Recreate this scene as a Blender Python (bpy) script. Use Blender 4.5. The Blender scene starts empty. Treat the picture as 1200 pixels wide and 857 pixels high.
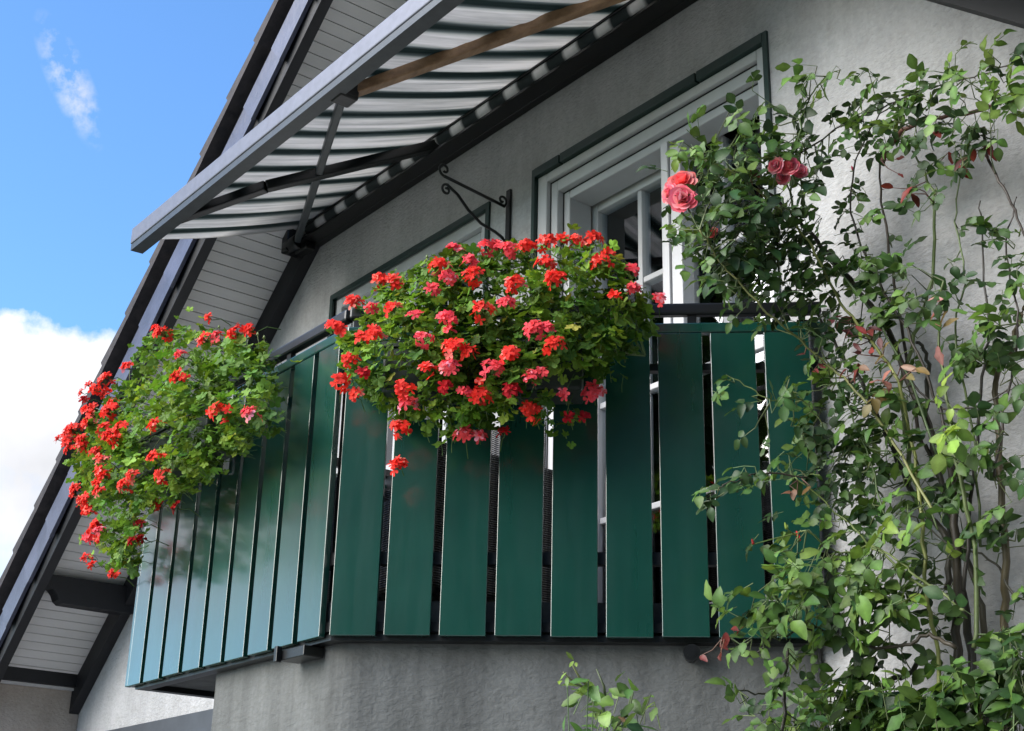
import bpy, math, random
from mathutils import Vector as V, Matrix
R_ = math.radians
scene = bpy.context.scene
col = scene.collection
random.seed(7)

# ---------------------------------------------------------------- camera
# The camera stands at the origin, x runs along the house wall, y into it, z up; the garden lies 1.6 m lower.
EX = V((0.61367, -0.27378, -0.74058)); EY = V((0.78924, 0.23935, 0.56551)); EZ = V((0.02243, -0.93153, 0.36296))
FOC = 1669.0
cam = bpy.data.cameras.new('camera'); cam_o = bpy.data.objects.new('camera', cam); col.objects.link(cam_o)
cam.sensor_width = 36; cam.lens = FOC / 1200 * 36; cam.clip_start = .05; cam.clip_end = 3000
cam_o.matrix_world = Matrix(((EX.x, -EX.y, -EX.z), (EY.x, -EY.y, -EY.z), (EZ.x, -EZ.y, -EZ.z))).to_4x4()
scene.camera = cam_o
scene.render.resolution_x, scene.render.resolution_y = 1024, 731

# ---------------------------------------------------------------- light
SUN_EL, SUN_AZ = R_(32), R_(196)           # high in front of the house, veiled by thin cloud
w = bpy.data.worlds.new('World'); scene.world = w; w.use_nodes = True
nt = w.node_tree; N = nt.nodes; L = nt.links
for n in list(N): N.remove(n)
def nd(t, **k):
    n = N.new(t)
    for a, b in k.items(): setattr(n, a, b)
    return n
def mth(op, a, b=None, clamp=False):
    n = nd('ShaderNodeMath', operation=op, use_clamp=clamp)
    for i, q in enumerate((a, b)):
        if q is None: continue
        if isinstance(q, (int, float)): n.inputs[i].default_value = q
        else: L.new(q, n.inputs[i])
    return n.outputs[0]
sky = nd('ShaderNodeTexSky', sky_type='NISHITA'); sky.sun_disc = False
sky.sun_elevation = SUN_EL; sky.sun_rotation = SUN_AZ
sky.air_density = 1.0; sky.dust_density = .4; sky.ozone_density = 2.2
tint = nd('ShaderNodeMix', data_type='RGBA', blend_type='MULTIPLY'); tint.inputs[0].default_value = 1
L.new(sky.outputs[0], tint.inputs[6]); tint.inputs[7].default_value = (.61, .85, 1.06, 1)
tc = nd('ShaderNodeTexCoord'); D = tc.outputs['Generated']
sp = nd('ShaderNodeSeparateXYZ'); L.new(D, sp.inputs[0])
nz = nd('ShaderNodeTexNoise'); nz.inputs['Scale'].default_value = 9; nz.inputs['Detail'].default_value = 9; nz.inputs['Roughness'].default_value = .58
L.new(D, nz.inputs['Vector'])
nb = nd('ShaderNodeTexNoise'); nb.inputs['Scale'].default_value = 7; nb.inputs['Detail'].default_value = 5
L.new(D, nb.inputs['Vector'])
# bank of cumulus low over the horizon: below a lumpy top edge
top = mth('ADD', .368, mth('MULTIPLY', mth('SUBTRACT', nz.outputs[0], .5), .10))
bank = mth('MULTIPLY', mth('SUBTRACT', top, sp.outputs[2]), 120, True)
low = mth('ADD', mth('MULTIPLY', mth('SUBTRACT', sp.outputs[2], .135), 9), mth('MULTIPLY', mth('SUBTRACT', nz.outputs[0], .47), 3.0), True)
low = mth('ADD', mth('MULTIPLY', low, .86), .14, True)
bank = mth('MULTIPLY', bank, low)
# a small torn wisp high up
def dot(vec):
    n = nd('ShaderNodeVectorMath', operation='DOT_PRODUCT'); L.new(D, n.inputs[0]); n.inputs[1].default_value = vec; return n.outputs['Value']
cw = V((-.8225, .256, .5085)).normalized(); t1 = (V((-.8345, .290, .468)) - V((-.812, .232, .536))); t1 = (t1 - cw * t1.dot(cw)).normalized(); t2 = cw.cross(t1)
a_ = mth('DIVIDE', dot(t1), .050); b_ = mth('DIVIDE', dot(t2), .0145)
fall = mth('SUBTRACT', 1.0, mth('ADD', mth('MULTIPLY', a_, a_), mth('MULTIPLY', b_, b_)), True)
nw = nd('ShaderNodeTexNoise'); nw.inputs['Scale'].default_value = 42; nw.inputs['Detail'].default_value = 7; nw.inputs['Roughness'].default_value = .6; L.new(D, nw.inputs['Vector'])
fr = mth('GREATER_THAN', dot(cw), 0)
wisp = mth('MULTIPLY', mth('MULTIPLY', mth('MULTIPLY', mth('MULTIPLY', mth('SUBTRACT', nw.outputs[0], .47), 5.5, True), fall, True), fr), .75)
mask = mth('MAXIMUM', bank, wisp)
shade = nd('ShaderNodeMapRange'); L.new(nb.outputs[0], shade.inputs[0]); shade.inputs[1].default_value = .3; shade.inputs[2].default_value = .7
shade.inputs[3].default_value = 2.3; shade.inputs[4].default_value = 3.9
cc = nd('ShaderNodeVectorMath', operation='SCALE'); cc.inputs[0].default_value = (.97, .985, 1.03); L.new(shade.outputs[0], cc.inputs['Scale'])
mx = nd('ShaderNodeMix', data_type='RGBA'); L.new(mask, mx.inputs[0]); L.new(tint.outputs[2], mx.inputs[6]); L.new(cc.outputs[0], mx.inputs[7])
bg = nd('ShaderNodeBackground'); bg.inputs[1].default_value = .064; L.new(mx.outputs[2], bg.inputs[0])
wo = nd('ShaderNodeOutputWorld'); L.new(bg.outputs[0], wo.inputs[0])
SKY = tint
sun = bpy.data.lights.new('sun', 'SUN'); sun.energy = 1.5; sun.angle = R_(55); sun.color = (1, .94, .86)
so = bpy.data.objects.new('sun', sun); col.objects.link(so)
sd = V((math.sin(SUN_AZ) * math.cos(SUN_EL), math.cos(SUN_AZ) * math.cos(SUN_EL), math.sin(SUN_EL)))
so.rotation_euler = sd.to_track_quat('Z', 'Y').to_euler(); so.location = (0, 0, 30)
vs = scene.view_settings; vs.view_transform = 'Standard'; vs.look = 'None'; vs.gamma = 1; vs.use_curve_mapping = False
vs.exposure = 2.36

# ---------------------------------------------------------------- helpers
def ray(px, py):
    c = V((px - 600, py - 428.5, FOC)); return V((EX.dot(c), EY.dot(c), EZ.dot(c)))
def at(px, py, y):                          # the point at depth y seen at a place of the photograph
    r = ray(px, py); return r * (y / r.y)
def atx(px, py, x):
    r = ray(px, py); return r * (x / r.x)
rnd = random.random
def ru(a, b): return a + (b - a) * random.random()
def rv(s=1.0): return V((random.gauss(0, s), random.gauss(0, s), random.gauss(0, s)))

class MB:
    def __init__(s): s.v = []; s.f = []; s.c = []; s.cur = None; s.sm = []; s.smooth = False
    def add(s, vs_, fs):
        o = len(s.v); s.v += [tuple(p) for p in vs_]
        if s.cur is not None: s.c += [s.cur] * len(vs_)
        for f in fs: s.f.append([i + o for i in f]); s.sm.append(s.smooth)
    def obox(s, o, a, b, c):
        o, a, b, c = V(o), V(a), V(b), V(c)
        if a.cross(b).dot(c) < 0: a, b = b, a
        s.add([o, o + a, o + a + b, o + b, o + c, o + a + c, o + a + b + c, o + b + c],
              [(3, 2, 1, 0), (4, 5, 6, 7), (0, 1, 5, 4), (1, 2, 6, 5), (2, 3, 7, 6), (3, 0, 4, 7)])
    def box(s, x0, x1, y0, y1, z0, z1): s.obox((x0, y0, z0), (x1 - x0, 0, 0), (0, y1 - y0, 0), (0, 0, z1 - z0))
    def bar(s, p, q, wd, ht, up=V((0, 0, 1))):
        p, q = V(p), V(q); d = (q - p); n = d.normalized(); sd_ = n.cross(up).normalized(); u_ = sd_.cross(n)
        s.obox(p - sd_ * wd / 2 - u_ * ht / 2, d, sd_ * wd, u_ * ht)
    def prism(s, pts, ext):
        ext = V(ext); n = len(pts); pts = [V(p) for p in pts]
        nr = V((0, 0, 0))
        for i in range(n): nr += (pts[i]).cross(pts[(i + 1) % n])
        if nr.dot(ext) > 0: pts = pts[::-1]
        s.add(pts + [p + ext for p in pts], [tuple(range(n)), tuple(range(2 * n - 1, n - 1, -1))] +
              [((i + 1) % n, i, i + n, (i + 1) % n + n) for i in range(n)])
    def tube(s, pts, rad, k=6, cap=True):
        pts = [V(p) for p in pts]; n = len(pts)
        if not hasattr(rad, '__len__'): rad = [rad] * n
        vs_ = []; ref = V((.31, .22, .93))
        for i in range(n):
            d = (pts[min(i + 1, n - 1)] - pts[max(i - 1, 0)])
            d = d.normalized() if d.length > 1e-9 else V((0, 0, 1))
            a = d.cross(ref)
            if a.length < 1e-3: a = d.cross(V((1, 0, 0)))
            a.normalize(); b = d.cross(a)
            for j in range(k):
                t = 2 * math.pi * j / k; vs_.append(pts[i] + (a * math.cos(t) + b * math.sin(t)) * rad[i])
        fs = [(i * k + j, i * k + (j + 1) % k, (i + 1) * k + (j + 1) % k, (i + 1) * k + j) for i in range(n - 1) for j in range(k)]
        if cap: fs += [tuple(range(k))[::-1], tuple((n - 1) * k + j for j in range(k))]
        sm = s.smooth; s.smooth = True; s.add(vs_, fs); s.smooth = sm
        if cap: s.sm[-2:] = [False, False]
    def frame(s, x0, x1, z0, z1, wl, wr, wt, wb, y0, y1):
        s.box(x0, x0 + wl, y0, y1, z0, z1); s.box(x1 - wr, x1, y0, y1, z0, z1)
        if wt: s.box(x0 + wl, x1 - wr, y0, y1, z1 - wt, z1)
        if wb: s.box(x0 + wl, x1 - wr, y0, y1, z0, z0 + wb)
    def build(s, name, m, parent=None, bevel=0):
        me = bpy.data.meshes.new(name); me.from_pydata(s.v, [], s.f); me.update()
        if any(s.sm): me.polygons.foreach_set('use_smooth', s.sm)
        if s.c:
            at_ = me.color_attributes.new('tint', 'FLOAT_COLOR', 'POINT')
            at_.data.foreach_set('color', [x for c in s.c for x in (c[0], c[1], c[2], 1)])
        me.materials.append(m)
        o = bpy.data.objects.new(name, me); col.objects.link(o)
        if parent: o.parent = parent; o.matrix_parent_inverse = Matrix.Translation(-parent.location)
        if bevel:
            b = o.modifiers.new('bevel', 'BEVEL'); b.width = bevel; b.segments = 2; b.limit_method = 'ANGLE'
        return o
def tag(o, label=None, cat=None, group=None, kind=None):
    for k, v in (('label', label), ('category', cat), ('group', group), ('kind', kind)):
        if v: o[k] = v
    return o
def empty(name, loc): 
    o = bpy.data.objects.new(name, None); col.objects.link(o); o.location = loc; return o

# ---------------------------------------------------------------- materials
class Mat:
    def __init__(s, name, color=(.5, .5, .5), rough=.5, metal=0, spec=.5):
        s.m = bpy.data.materials.new(name); s.m.use_nodes = True; s.t = s.m.node_tree; s.n = s.t.nodes; s.l = s.t.links
        s.b = s.n['Principled BSDF']; s.out = s.n['Material Output']
        s.set('Base Color', (*color, 1)); s.set('Roughness', rough); s.set('Metallic', metal); s.set('Specular IOR Level', spec)
    def set(s, k, v): s.b.inputs[k].default_value = v
    def node(s, t, **k):
        n = s.n.new(t)
        for a, b in k.items(): setattr(n, a, b)
        return n
    def co(s, scale=(1, 1, 1)):
        c = s.node('ShaderNodeTexCoord'); mp = s.node('ShaderNodeMapping'); mp.inputs['Scale'].default_value = scale
        s.l.new(c.outputs['Object'], mp.inputs[0]); return mp.outputs[0]
    def noise(s, scale, detail=4, rough=.5, stretch=(1, 1, 1), dist=0):
        n = s.node('ShaderNodeTexNoise'); n.inputs['Scale'].default_value = scale; n.inputs['Detail'].default_value = detail
        n.inputs['Roughness'].default_value = rough; n.inputs['Distortion'].default_value = dist
        s.l.new(s.co(stretch), n.inputs['Vector']); return n.outputs[0]
    def ramp(s, fac, stops):
        r = s.node('ShaderNodeValToRGB'); e = r.color_ramp.elements
        while len(e) < len(stops): e.new(.5)
        for q, (p, c) in zip(e, stops): q.position = p; q.color = (*c, 1)
        s.l.new(fac, r.inputs[0]); return r.outputs[0]
    def mul(s, a, b, f=1.0):
        m = s.node('ShaderNodeMix', data_type='RGBA', blend_type='MULTIPLY'); m.inputs[0].default_value = f
        for i, q in ((6, a), (7, b)):
            if isinstance(q, tuple): m.inputs[i].default_value = (*q, 1)
            else: s.l.new(q, m.inputs[i])
        return m.outputs[2]
    def base(s, c): s.l.new(c, s.b.inputs['Base Color']); return s
    def rgh(s, fac, a, b):
        m = s.node('ShaderNodeMapRange'); s.l.new(fac, m.inputs[0]); m.inputs[1].default_value = .3; m.inputs[2].default_value = .7; m.inputs[3].default_value = a; m.inputs[4].default_value = b
        s.l.new(m.outputs[0], s.b.inputs['Roughness'])
    def bump(s, h, strength, dist, prev=None):
        b = s.node('ShaderNodeBump'); b.inputs['Strength'].default_value = strength; b.inputs['Distance'].default_value = dist
        s.l.new(h, b.inputs['Height'])
        if prev is not None: s.l.new(prev, b.inputs['Normal'])
        s.l.new(b.outputs[0], s.b.inputs['Normal']); return b.outputs[0]
def speckled(name, c, rough, var=.25, sc=9, bs=.1, bd=.002, bsc=120, spec=.5, metal=0):
    m = Mat(name, c, rough, metal, spec); n = m.noise(sc, 5, .6)
    m.base(m.ramp(n, [(.3, tuple(x * (1 - var) for x in c)), (.7, tuple(min(1, x * (1 + var)) for x in c))]))
    if bs: m.bump(m.noise(bsc, 3), bs, bd)
    return m

def stucco(name, c, bscale, strength, drip=.84):
    m = Mat(name, c, .92, 0, .2)
    big = m.noise(.9, 5, .6, (1, 1, .6)); fine = m.noise(55, 4, .6)
    c1 = m.ramp(big, [(.3, tuple(x * .84 for x in c)), (.7, tuple(x * 1.08 for x in c))])
    strk = m.noise(2.2, 6, .65, (3.2, 3.2, .35))
    c2 = m.ramp(strk, [(.34, (drip, drip, drip)), (.6, (1, 1, 1))])
    c3 = m.ramp(fine, [(.3, (.86, .86, .86)), (.65, (1, 1, 1))])
    c4 = m.ramp(m.noise(7, 7, .7), [(.34, (.88, .88, .87)), (.5, (1, 1, 1))])
    m.base(m.mul(m.mul(m.mul(c1, c2), c3), c4))
    p = m.bump(m.noise(bscale * .42, 3, .5, (.8, .8, 2.3), .6), strength * .45, .010)

    p = m.bump(m.noise(bscale, 5, .62, (1, 1, 1.6), .3), strength, .008, p)
    m.bump(fine, strength * .5, .002, p)
    return m.m
M = {}
M['stucco'] = stucco('stucco', (.50, .495, .495), 44, 1.0)
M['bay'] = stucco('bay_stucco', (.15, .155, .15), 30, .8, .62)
M['wing'] = stucco('wing_stucco', (.42, .37, .32), 42, .8)
def dark_paint(name, c, rough):
    m = speckled(name, c, rough, .3, 12, .25, .002, 60); return m.m
M['timber'] = dark_paint('dark_timber', (.0045, .005, .0075), .6)
M['black'] = dark_paint('black_metal', (.004, .0045, .005), .35)
m = Mat('slate_tile', (.06, .062, .075), .38, 0, .6); n = m.noise(6, 6, .6)
m.base(m.ramp(n, [(.3, (.040, .046, .075)), (.7, (.085, .092, .14))])); m.bump(m.noise(45, 4), .35, .004); M['tile'] = m.m
m = Mat('tile_edge', (.07, .06, .06), .8); n = m.noise(14, 6, .65)
m.base(m.ramp(n, [(.3, (.022, .020, .023)), (.7, (.06, .05, .05))])); m.bump(m.noise(60, 4), .5, .004); M['tile_edge'] = m.m
m = Mat('soffit_board', (.36, .355, .35), .6); n = m.noise(3, 6, .6, (2, .5, 2))
m.base(m.ramp(n, [(.3, (.52, .52, .51)), (.7, (.62, .615, .60))])); m.bump(m.noise(30, 4, .5, (2, .2, 2)), .15, .002); M['soffit'] = m.m
# glossy green boards
m = Mat('green_board', (.006, .075, .052), .3, 0, .3); n = m.noise(4, 5, .6)
m.base(m.ramp(n, [(.3, (.0028, .040, .029)), (.7, (.0042, .052, .037))]))
m.rgh(m.noise(14, 5, .6, (1, 1, .12)), .24, .42); m.set('Coat Weight', 1.0); m.set('Coat IOR', 1.82); m.set('Coat Roughness', .15); m.bump(m.noise(9, 2), .04, .004); M['green'] = m.m
m = Mat('dark_green_trim', (.008, .03, .026), .35); M['dgreen'] = m.m
def white_paint(name, c, rough):
    m = Mat(name, c, rough); n = m.noise(5, 6, .6, (1, 1, .5)); m.base(m.ramp(n, [(.3, tuple(x * .86 for x in c)), (.65, c)])); return m.m
M['white'] = white_paint('white_frame', (.56, .56, .57), .35)
M['grey'] = white_paint('grey_frame', (.38, .38, .38), .5)
M['alu'] = speckled('grey_aluminium', (.15, .155, .185), .42, .12, 20, 0, spec=.5, metal=.3).m
M['arm'] = speckled('dark_aluminium', (.035, .042, .046), .4, .2, 20, 0).m
m = Mat('brown_arm', (.2, .11, .05), .5); n = m.noise(8, 5, .6, (1, 4, 4)); m.base(m.ramp(n, [(.3, (.20, .115, .06)), (.7, (.36, .22, .12))])); M['brown'] = m.m
M['slab'] = speckled('slab_concrete', (.045, .05, .05), .8, .5, 14, .5, .01, 25).m
M['lawn'] = speckled('lawn_grass', (.07, .095, .035), .9, .4, 2, .5, .03, 30).m
M['room'] = Mat('room_paint', (.28, .28, .28), .9).m
M['curtain'] = Mat('curtain_cloth', (.30, .29, .28), .9).m
M['planter'] = speckled('planter_plastic', (.02, .03, .025), .5, .2, 8, 0).m
M['tagw'] = Mat('white_plastic', (.8, .8, .78), .5).m
M['grey_panel'] = speckled('panel_grey', (.05, .055, .065), .5, .2, 6, 0).m
# window glass
m = Mat('window_glass'); g = m.node('ShaderNodeBsdfGlossy'); g.inputs['Roughness'].default_value = .01; g.inputs['Color'].default_value = (.95, .97, 1, 1)
tr = m.node('ShaderNodeBsdfTransparent'); tr.inputs['Color'].default_value = (.82, .85, .85, 1)
fr_ = m.node('ShaderNodeFresnel'); fr_.inputs['IOR'].default_value = 2.1; ms = m.node('ShaderNodeMixShader')
m.l.new(fr_.outputs[0], ms.inputs[0]); m.l.new(tr.outputs[0], ms.inputs[1]); m.l.new(g.outputs[0], ms.inputs[2]); m.l.new(ms.outputs[0], m.out.inputs[0]); M['glass'] = m.m
# striped awning cloth: white and green bands along x, lets light through
m = Mat('awning_cloth', (.7, .7, .7), .85); c = m.node('ShaderNodeTexCoord'); sx = m.node('ShaderNodeSeparateXYZ'); m.l.new(c.outputs['Object'], sx.inputs[0])
PER = .2095
q = m.node('ShaderNodeMath', operation='ADD'); m.l.new(sx.outputs[0], q.inputs[0]); q.inputs[1].default_value = 5.365 + PER * 40.5
q2 = m.node('ShaderNodeMath', operation='DIVIDE'); m.l.new(q.outputs[0], q2.inputs[0]); q2.inputs[1].default_value = PER
q3 = m.node('ShaderNodeMath', operation='FRACT'); m.l.new(q2.outputs[0], q3.inputs[0])
WH, GR, MD = (.70, .69, .68), (.055, .085, .084), (.26, .29, .29)
cl = m.ramp(q3.outputs[0], [(.0, WH), (.18, WH), (.25, (.55, .56, .54)), (.30, MD), (.40, GR), (.58, GR), (.69, MD), (.74, (.55, .56, .54)), (.81, WH), (1, WH)])
nn = m.noise(22, 5, .7, (1.6, .05, .05)); cl = m.mul(cl, m.ramp(nn, [(.36, (.70, .71, .71)), (.6, (1, 1, 1))]))
m.base(cl); m.bump(m.noise(400, 2), .1, .0006)
tl = m.node('ShaderNodeBsdfTranslucent'); m.l.new(cl, tl.inputs[0]); ms = m.node('ShaderNodeMixShader'); ms.inputs[0].default_value = .62
m.l.new(m.b.outputs[0], ms.inputs[1]); m.l.new(tl.outputs[0], ms.inputs[2]); m.l.new(ms.outputs[0], m.out.inputs[0]); M['cloth'] = m.m
m = Mat('rolled_cloth', (.3, .3, .3), .9); c = m.node('ShaderNodeTexCoord'); sx = m.node('ShaderNodeSeparateXYZ'); m.l.new(c.outputs['Object'], sx.inputs[0])
q = m.node('ShaderNodeMath', operation='ADD'); m.l.new(sx.outputs[0], q.inputs[0]); q.inputs[1].default_value = 5.365 + PER * 40.5
q2 = m.node('ShaderNodeMath', operation='DIVIDE'); m.l.new(q.outputs[0], q2.inputs[0]); q2.inputs[1].default_value = PER
q3 = m.node('ShaderNodeMath', operation='FRACT'); m.l.new(q2.outputs[0], q3.inputs[0])
m.base(m.ramp(q3.outputs[0], [(0, (.75, .74, .72)), (.16, (.7, .7, .68)), (.27, (.03, .04, .04)), (.73, (.03, .04, .04)), (.84, (.7, .7, .68)), (1, (.75, .74, .72))])); M['cloth_roll'] = m.m
# leaves, petals: colour of each leaf comes from the mesh
def leafy(name, rough, trans, spec=.45, boost=(1.5, 1.35, .7), vein=.25):
    m = Mat(name, (.1, .2, .05), rough, 0, spec); a = m.node('ShaderNodeAttribute', attribute_name='tint')
    v = m.ramp(m.noise(55, 3, .6), [(.3, (1 - vein,) * 3), (.7, (1, 1, 1))]); c = m.mul(a.outputs['Color'], v); m.base(c)
    t = m.node('ShaderNodeBsdfTranslucent'); m.l.new(m.mul(c, boost), t.inputs[0]); ms = m.node('ShaderNodeMixShader'); ms.inputs[0].default_value = trans
    m.l.new(m.b.outputs[0], ms.inputs[1]); m.l.new(t.outputs[0], ms.inputs[2]); m.l.new(ms.outputs[0], m.out.inputs[0]); return m.m
M['leaf'] = leafy('leaf', .55, .3, .25)
M['roseleaf'] = leafy('rose_leaf', .46, .25, .35)
M['petal'] = leafy('petal', .6, .3, .2, (1.2, 1.0, 1.0), .1)
M['stem'] = leafy('stem', .55, 0)
# wicker
m = Mat('wicker_weave', (.2, .19, .18), .6); wv = m.node('ShaderNodeTexWave'); wv.inputs['Scale'].default_value = 40; wv.inputs['Distortion'].default_value = 1; wv.bands_direction = 'Z'
m.l.new(m.co(), wv.inputs['Vector']); wx = m.node('ShaderNodeTexWave'); wx.inputs['Scale'].default_value = 16; wx.bands_direction = 'DIAGONAL'; m.l.new(m.co((1, 1, 0)), wx.inputs['Vector'])
m.base(m.mul(m.ramp(wv.outputs[0], [(.25, (.02, .02, .02)), (.7, (.22, .215, .21))]), m.ramp(wx.outputs[0], [(.2, (.35, .35, .35)), (.6, (1, 1, 1))]))); m.bump(wv.outputs[0], .8, .01); M['wicker'] = m.m

# ================================================================ ground
g = MB(); g.add([(-1500, -1500, -1.6), (1500, -1500, -1.6), (1500, 1500, -1.6), (-1500, 1500, -1.6)], [(0, 1, 2, 3)])
tag(g.build('lawn', M['lawn']), kind='structure')
g = MB(); g.box(-9.5, 2.4, -3.2, 3.45, -1.72, -1.55)
tag(g.build('bounce_terrace', speckled('bounce_paving', (.36, .35, .34), .85, .2, 5, .3, .004, 40).m), kind='structure')  # unseen paving, added pale and wide to bounce neutral light up the facade

# unseen trees added behind and beside the view, sized to darken the reflections in the boards and panes
tl_ = MB(); random.seed(3)
for i in range(26):
    c = V((4 + i * .55 + ru(-.4, .4), -11.5 + i * .45 + ru(-1, 1), 0)); h = ru(11, 14); tl_.cur = (.05, .035, .02); tl_.tube([(c.x, c.y, -1.62), (c.x, c.y, h * .5)], [.16, .06], 7)
    for j in range(620):
        d = rv(1).normalized() * ru(.5, 1) ** .5; p = V((c.x + d.x * 1.6, c.y + d.y * 1.6, h * .44 + d.z * h * .56 - 1.2)); q = rv(.16); r = q.cross(rv(1)).normalized() * .2
        k = ru(.7, 1.3); tl_.cur = (.03 * k, .062 * k, .018 * k); tl_.add([p - q, p + r, p + q, p - r], [(0, 1, 2, 3)])
for i in range(5):
    c = V((-13.2 + ru(-1, 1) * .9, -4.4 + ru(-.8, .8), 0)); tl_.cur = (.05, .035, .02); tl_.tube([(c.x, c.y, -1.62), (c.x, c.y, 5)], [.16, .05], 7)
    for j in range(500):
        d = rv(1).normalized() * ru(.4, 1) ** .5; p = V((c.x + d.x * 1.3, c.y + d.y * 1.3, 6.2 + d.z * 2.6)); q = rv(.16); r = q.cross(rv(1)).normalized() * .2
        k = ru(.7, 1.3); tl_.cur = (.03 * k, .062 * k, .018 * k); tl_.add([p - q, p + r, p + q, p - r], [(0, 1, 2, 3)])
REFLECTION_TREES = tl_; random.seed(7)
# ================================================================ house
W = 3.45; RX = -4.63; SL = .8633; HY = 11.0
def zl(x): return 3.443 + SL * (x + 6.271)          # lower edge of the rake timber, left slope
nl = math.hypot(SL, 1); NX, NZ = -SL / nl, 1 / nl
def P(x, y, off): return V((x + NX * off, y, zl(x) + NZ * off))
def mir(mb):                                         # the right slope is the left one mirrored about the ridge
    o = MB(); o.v = [(2 * RX - a, b, c) for a, b, c in mb.v]; o.f = [f[::-1] for f in mb.f]; o.sm = list(mb.sm); return o
def both(mb): 
    r = mir(mb); k = len(mb.v); mb.v += r.v; mb.f += [[i + k for i in f] for f in r.f]; mb.sm += r.sm; return mb
def zr(x): return zl(x if x < RX else 2 * RX - x) + .20
house = empty('house', (-4.63, W, -1.6))
tag(house, 'rendered grey house gable with black timbered eaves, balcony door and window', 'house')
holes = [(-6.084, -4.735, 1.86, 3.05), (-4.377, -3.013, .95, 3.08)]
wl = MB(); xs = [-9.0, -6.084, -4.735, RX, -4.377, -3.013, -.26]; TH = .32
for a, b in zip(xs, xs[1:]):
    hs = [h for h in holes if h[0] <= a + 1e-6 and h[1] >= b - 1e-6]; zz = [-1.6]
    segs = []
    if hs: h = hs[0]; segs = [(-1.6, -1.6, h[2], h[2]), (h[3], h[3], zr(a), zr(b))]
    else: segs = [(-1.6, -1.6, zr(a), zr(b))]
    for z0, z1, z2, z3 in segs:
        wl.add([(a, W, z0), (b, W, z1), (b, W, z3), (a, W, z2)], [(0, 1, 2, 3)])
        wl.add([(a, W + TH, z0), (b, W + TH, z1), (b, W + TH, z3), (a, W + TH, z2)], [(3, 2, 1, 0)])
for x0, x1, z0, z1 in holes:
    a = [(x0, z0), (x1, z0), (x1, z1), (x0, z1)]
    for i in range(4):
        (p, q), (r, s_) = a[i], a[(i + 1) % 4]; wl.add([(p, W, q), (r, W, s_), (r, W + TH, s_), (p, W + TH, q)], [(3, 2, 1, 0)])
for x0, x1 in ((-9.0, -8.68), (-.58, -.26)): wl.box(x0, x1, W + TH, HY, -1.6, zr(-9.0) - .02)
wl.add([(-9, HY, -1.6), (-.26, HY, -1.6), (-.26, HY, zr(-.26)), (RX, HY, zr(RX)), (-9, HY, zr(-9))], [(4, 3, 2, 1, 0)])
wl.build('wall', M['stucco'], house)
rm = MB()
rm.box(-8.6, -.6, W + TH + .01, 8, .70, .93); rm.box(-8.6, -.6, W + TH + .01, 8, 3.2, 3.3); rm.box(-8.6, -.6, 8, 8.1, .93, 3.2); rm.box(-4.62, -4.5, W + TH + .01, 8, .93, 3.2)
rm.build('room', M['room'], house)
# lower bay under the balcony: faces a little behind the boards, rounded corners
def rounded(pts, r, k=5):
    out = []
    for i, p in enumerate(pts):
        p = V(p); a = (V(pts[i - 1]) - p).normalized(); b = (V(pts[(i + 1) % len(pts)]) - p).normalized()
        for j in range(k + 1):
            t = j / k; q = p + a * r * (1 - t) ** 2 + b * r * t ** 2; out.append(q)
    return out
C0 = V((-3.868, 2.25, 0)); TD = V((.6786, .7345, 0)); ON = V((.7345, -.6786, 0))     # end panel: start, direction, outward
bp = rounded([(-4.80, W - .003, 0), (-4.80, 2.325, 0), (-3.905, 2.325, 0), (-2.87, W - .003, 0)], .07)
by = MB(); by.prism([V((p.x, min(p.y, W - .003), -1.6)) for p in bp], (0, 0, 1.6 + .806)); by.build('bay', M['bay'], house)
# eave end wall and its fascia
wg = MB(); wg.box(-9.7, -8.93, 2.6, W - .004, -1.6, 1.285); wg.build('eave_wall', M['wing'], house)
wg = MB(); wg.box(-9.75, -8.87, 2.86, W - .005, 1.305, 1.385); wg.build('fascia', M['timber'], house)
wg = MB(); wg.box(-9.72, -8.90, 2.58, W - .006, 1.286, 1.303); wg.build('fascia_trim', M['white'], house)
# roof
roof = MB(); XE = -10.6
roof.prism([P(XE, 2.885, .165), P(RX - .001, 2.885, .165), P(RX - .001, 2.885, .33), P(XE, 2.885, .33)], (0, HY + .6 - 2.885, 0))
ro = both(roof).build('roof', M['tile'], house)
sf = MB(); k = int((RX + 8.86) / .0485)
for i in range(k):
    x0 = -8.86 + i * .0485; sf.prism([P(x0, 2.887, .14), P(x0 + .0462, 2.887, .14), P(x0 + .0462, 2.887, .158), P(x0, 2.887, .158)], (0, W - 2.889, 0))
both(sf).build('soffit', M['soffit'], ro, bevel=.003)
sf = MB(); sf.prism([P(-8.86, 2.887, .1595), P(RX, 2.887, .1595), P(RX, 2.887, .164), P(-8.86, 2.887, .164)], (0, W - 2.889, 0)); both(sf).build('soffit_backing', M['grey'], ro)
bb = MB(); bb.prism([P(XE, 2.828, .005), P(RX, 2.828, .005), P(RX, 2.828, .32), P(XE, 2.828, .32)], (0, .057, 0)); both(bb).build('barge_board', M['timber'], ro)
vt = MB(); ve = MB(); n = 0; x = XE
while x < RX - .05:
    x1 = min(x + .262, RX)
    j = ru(-.004, .004)
    a, b, c, d = P(x, 2.786 + j, .055 + j), P(x1, 2.803 + j, .092), P(x1, 2.803 + j, .25), P(x, 2.786 + j, .215)
    vt.prism([a, b, c, d], (0, .022, 0))
    a, b, c, d = P(x - .03, 2.752, .325 + j), P(x1, 2.756, .335), P(x1, 2.756, .375), P(x - .03, 2.752, .40 + j)
    ve.prism([a, b, c, d], (0, .14, 0)); x = x1
for mb in (vt, mir(vt)): mb.build('verge_flange', M['tile'], ro)
for mb in (ve, mir(ve)): mb.build('verge_tiles', M['tile_edge'], ro)
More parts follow.
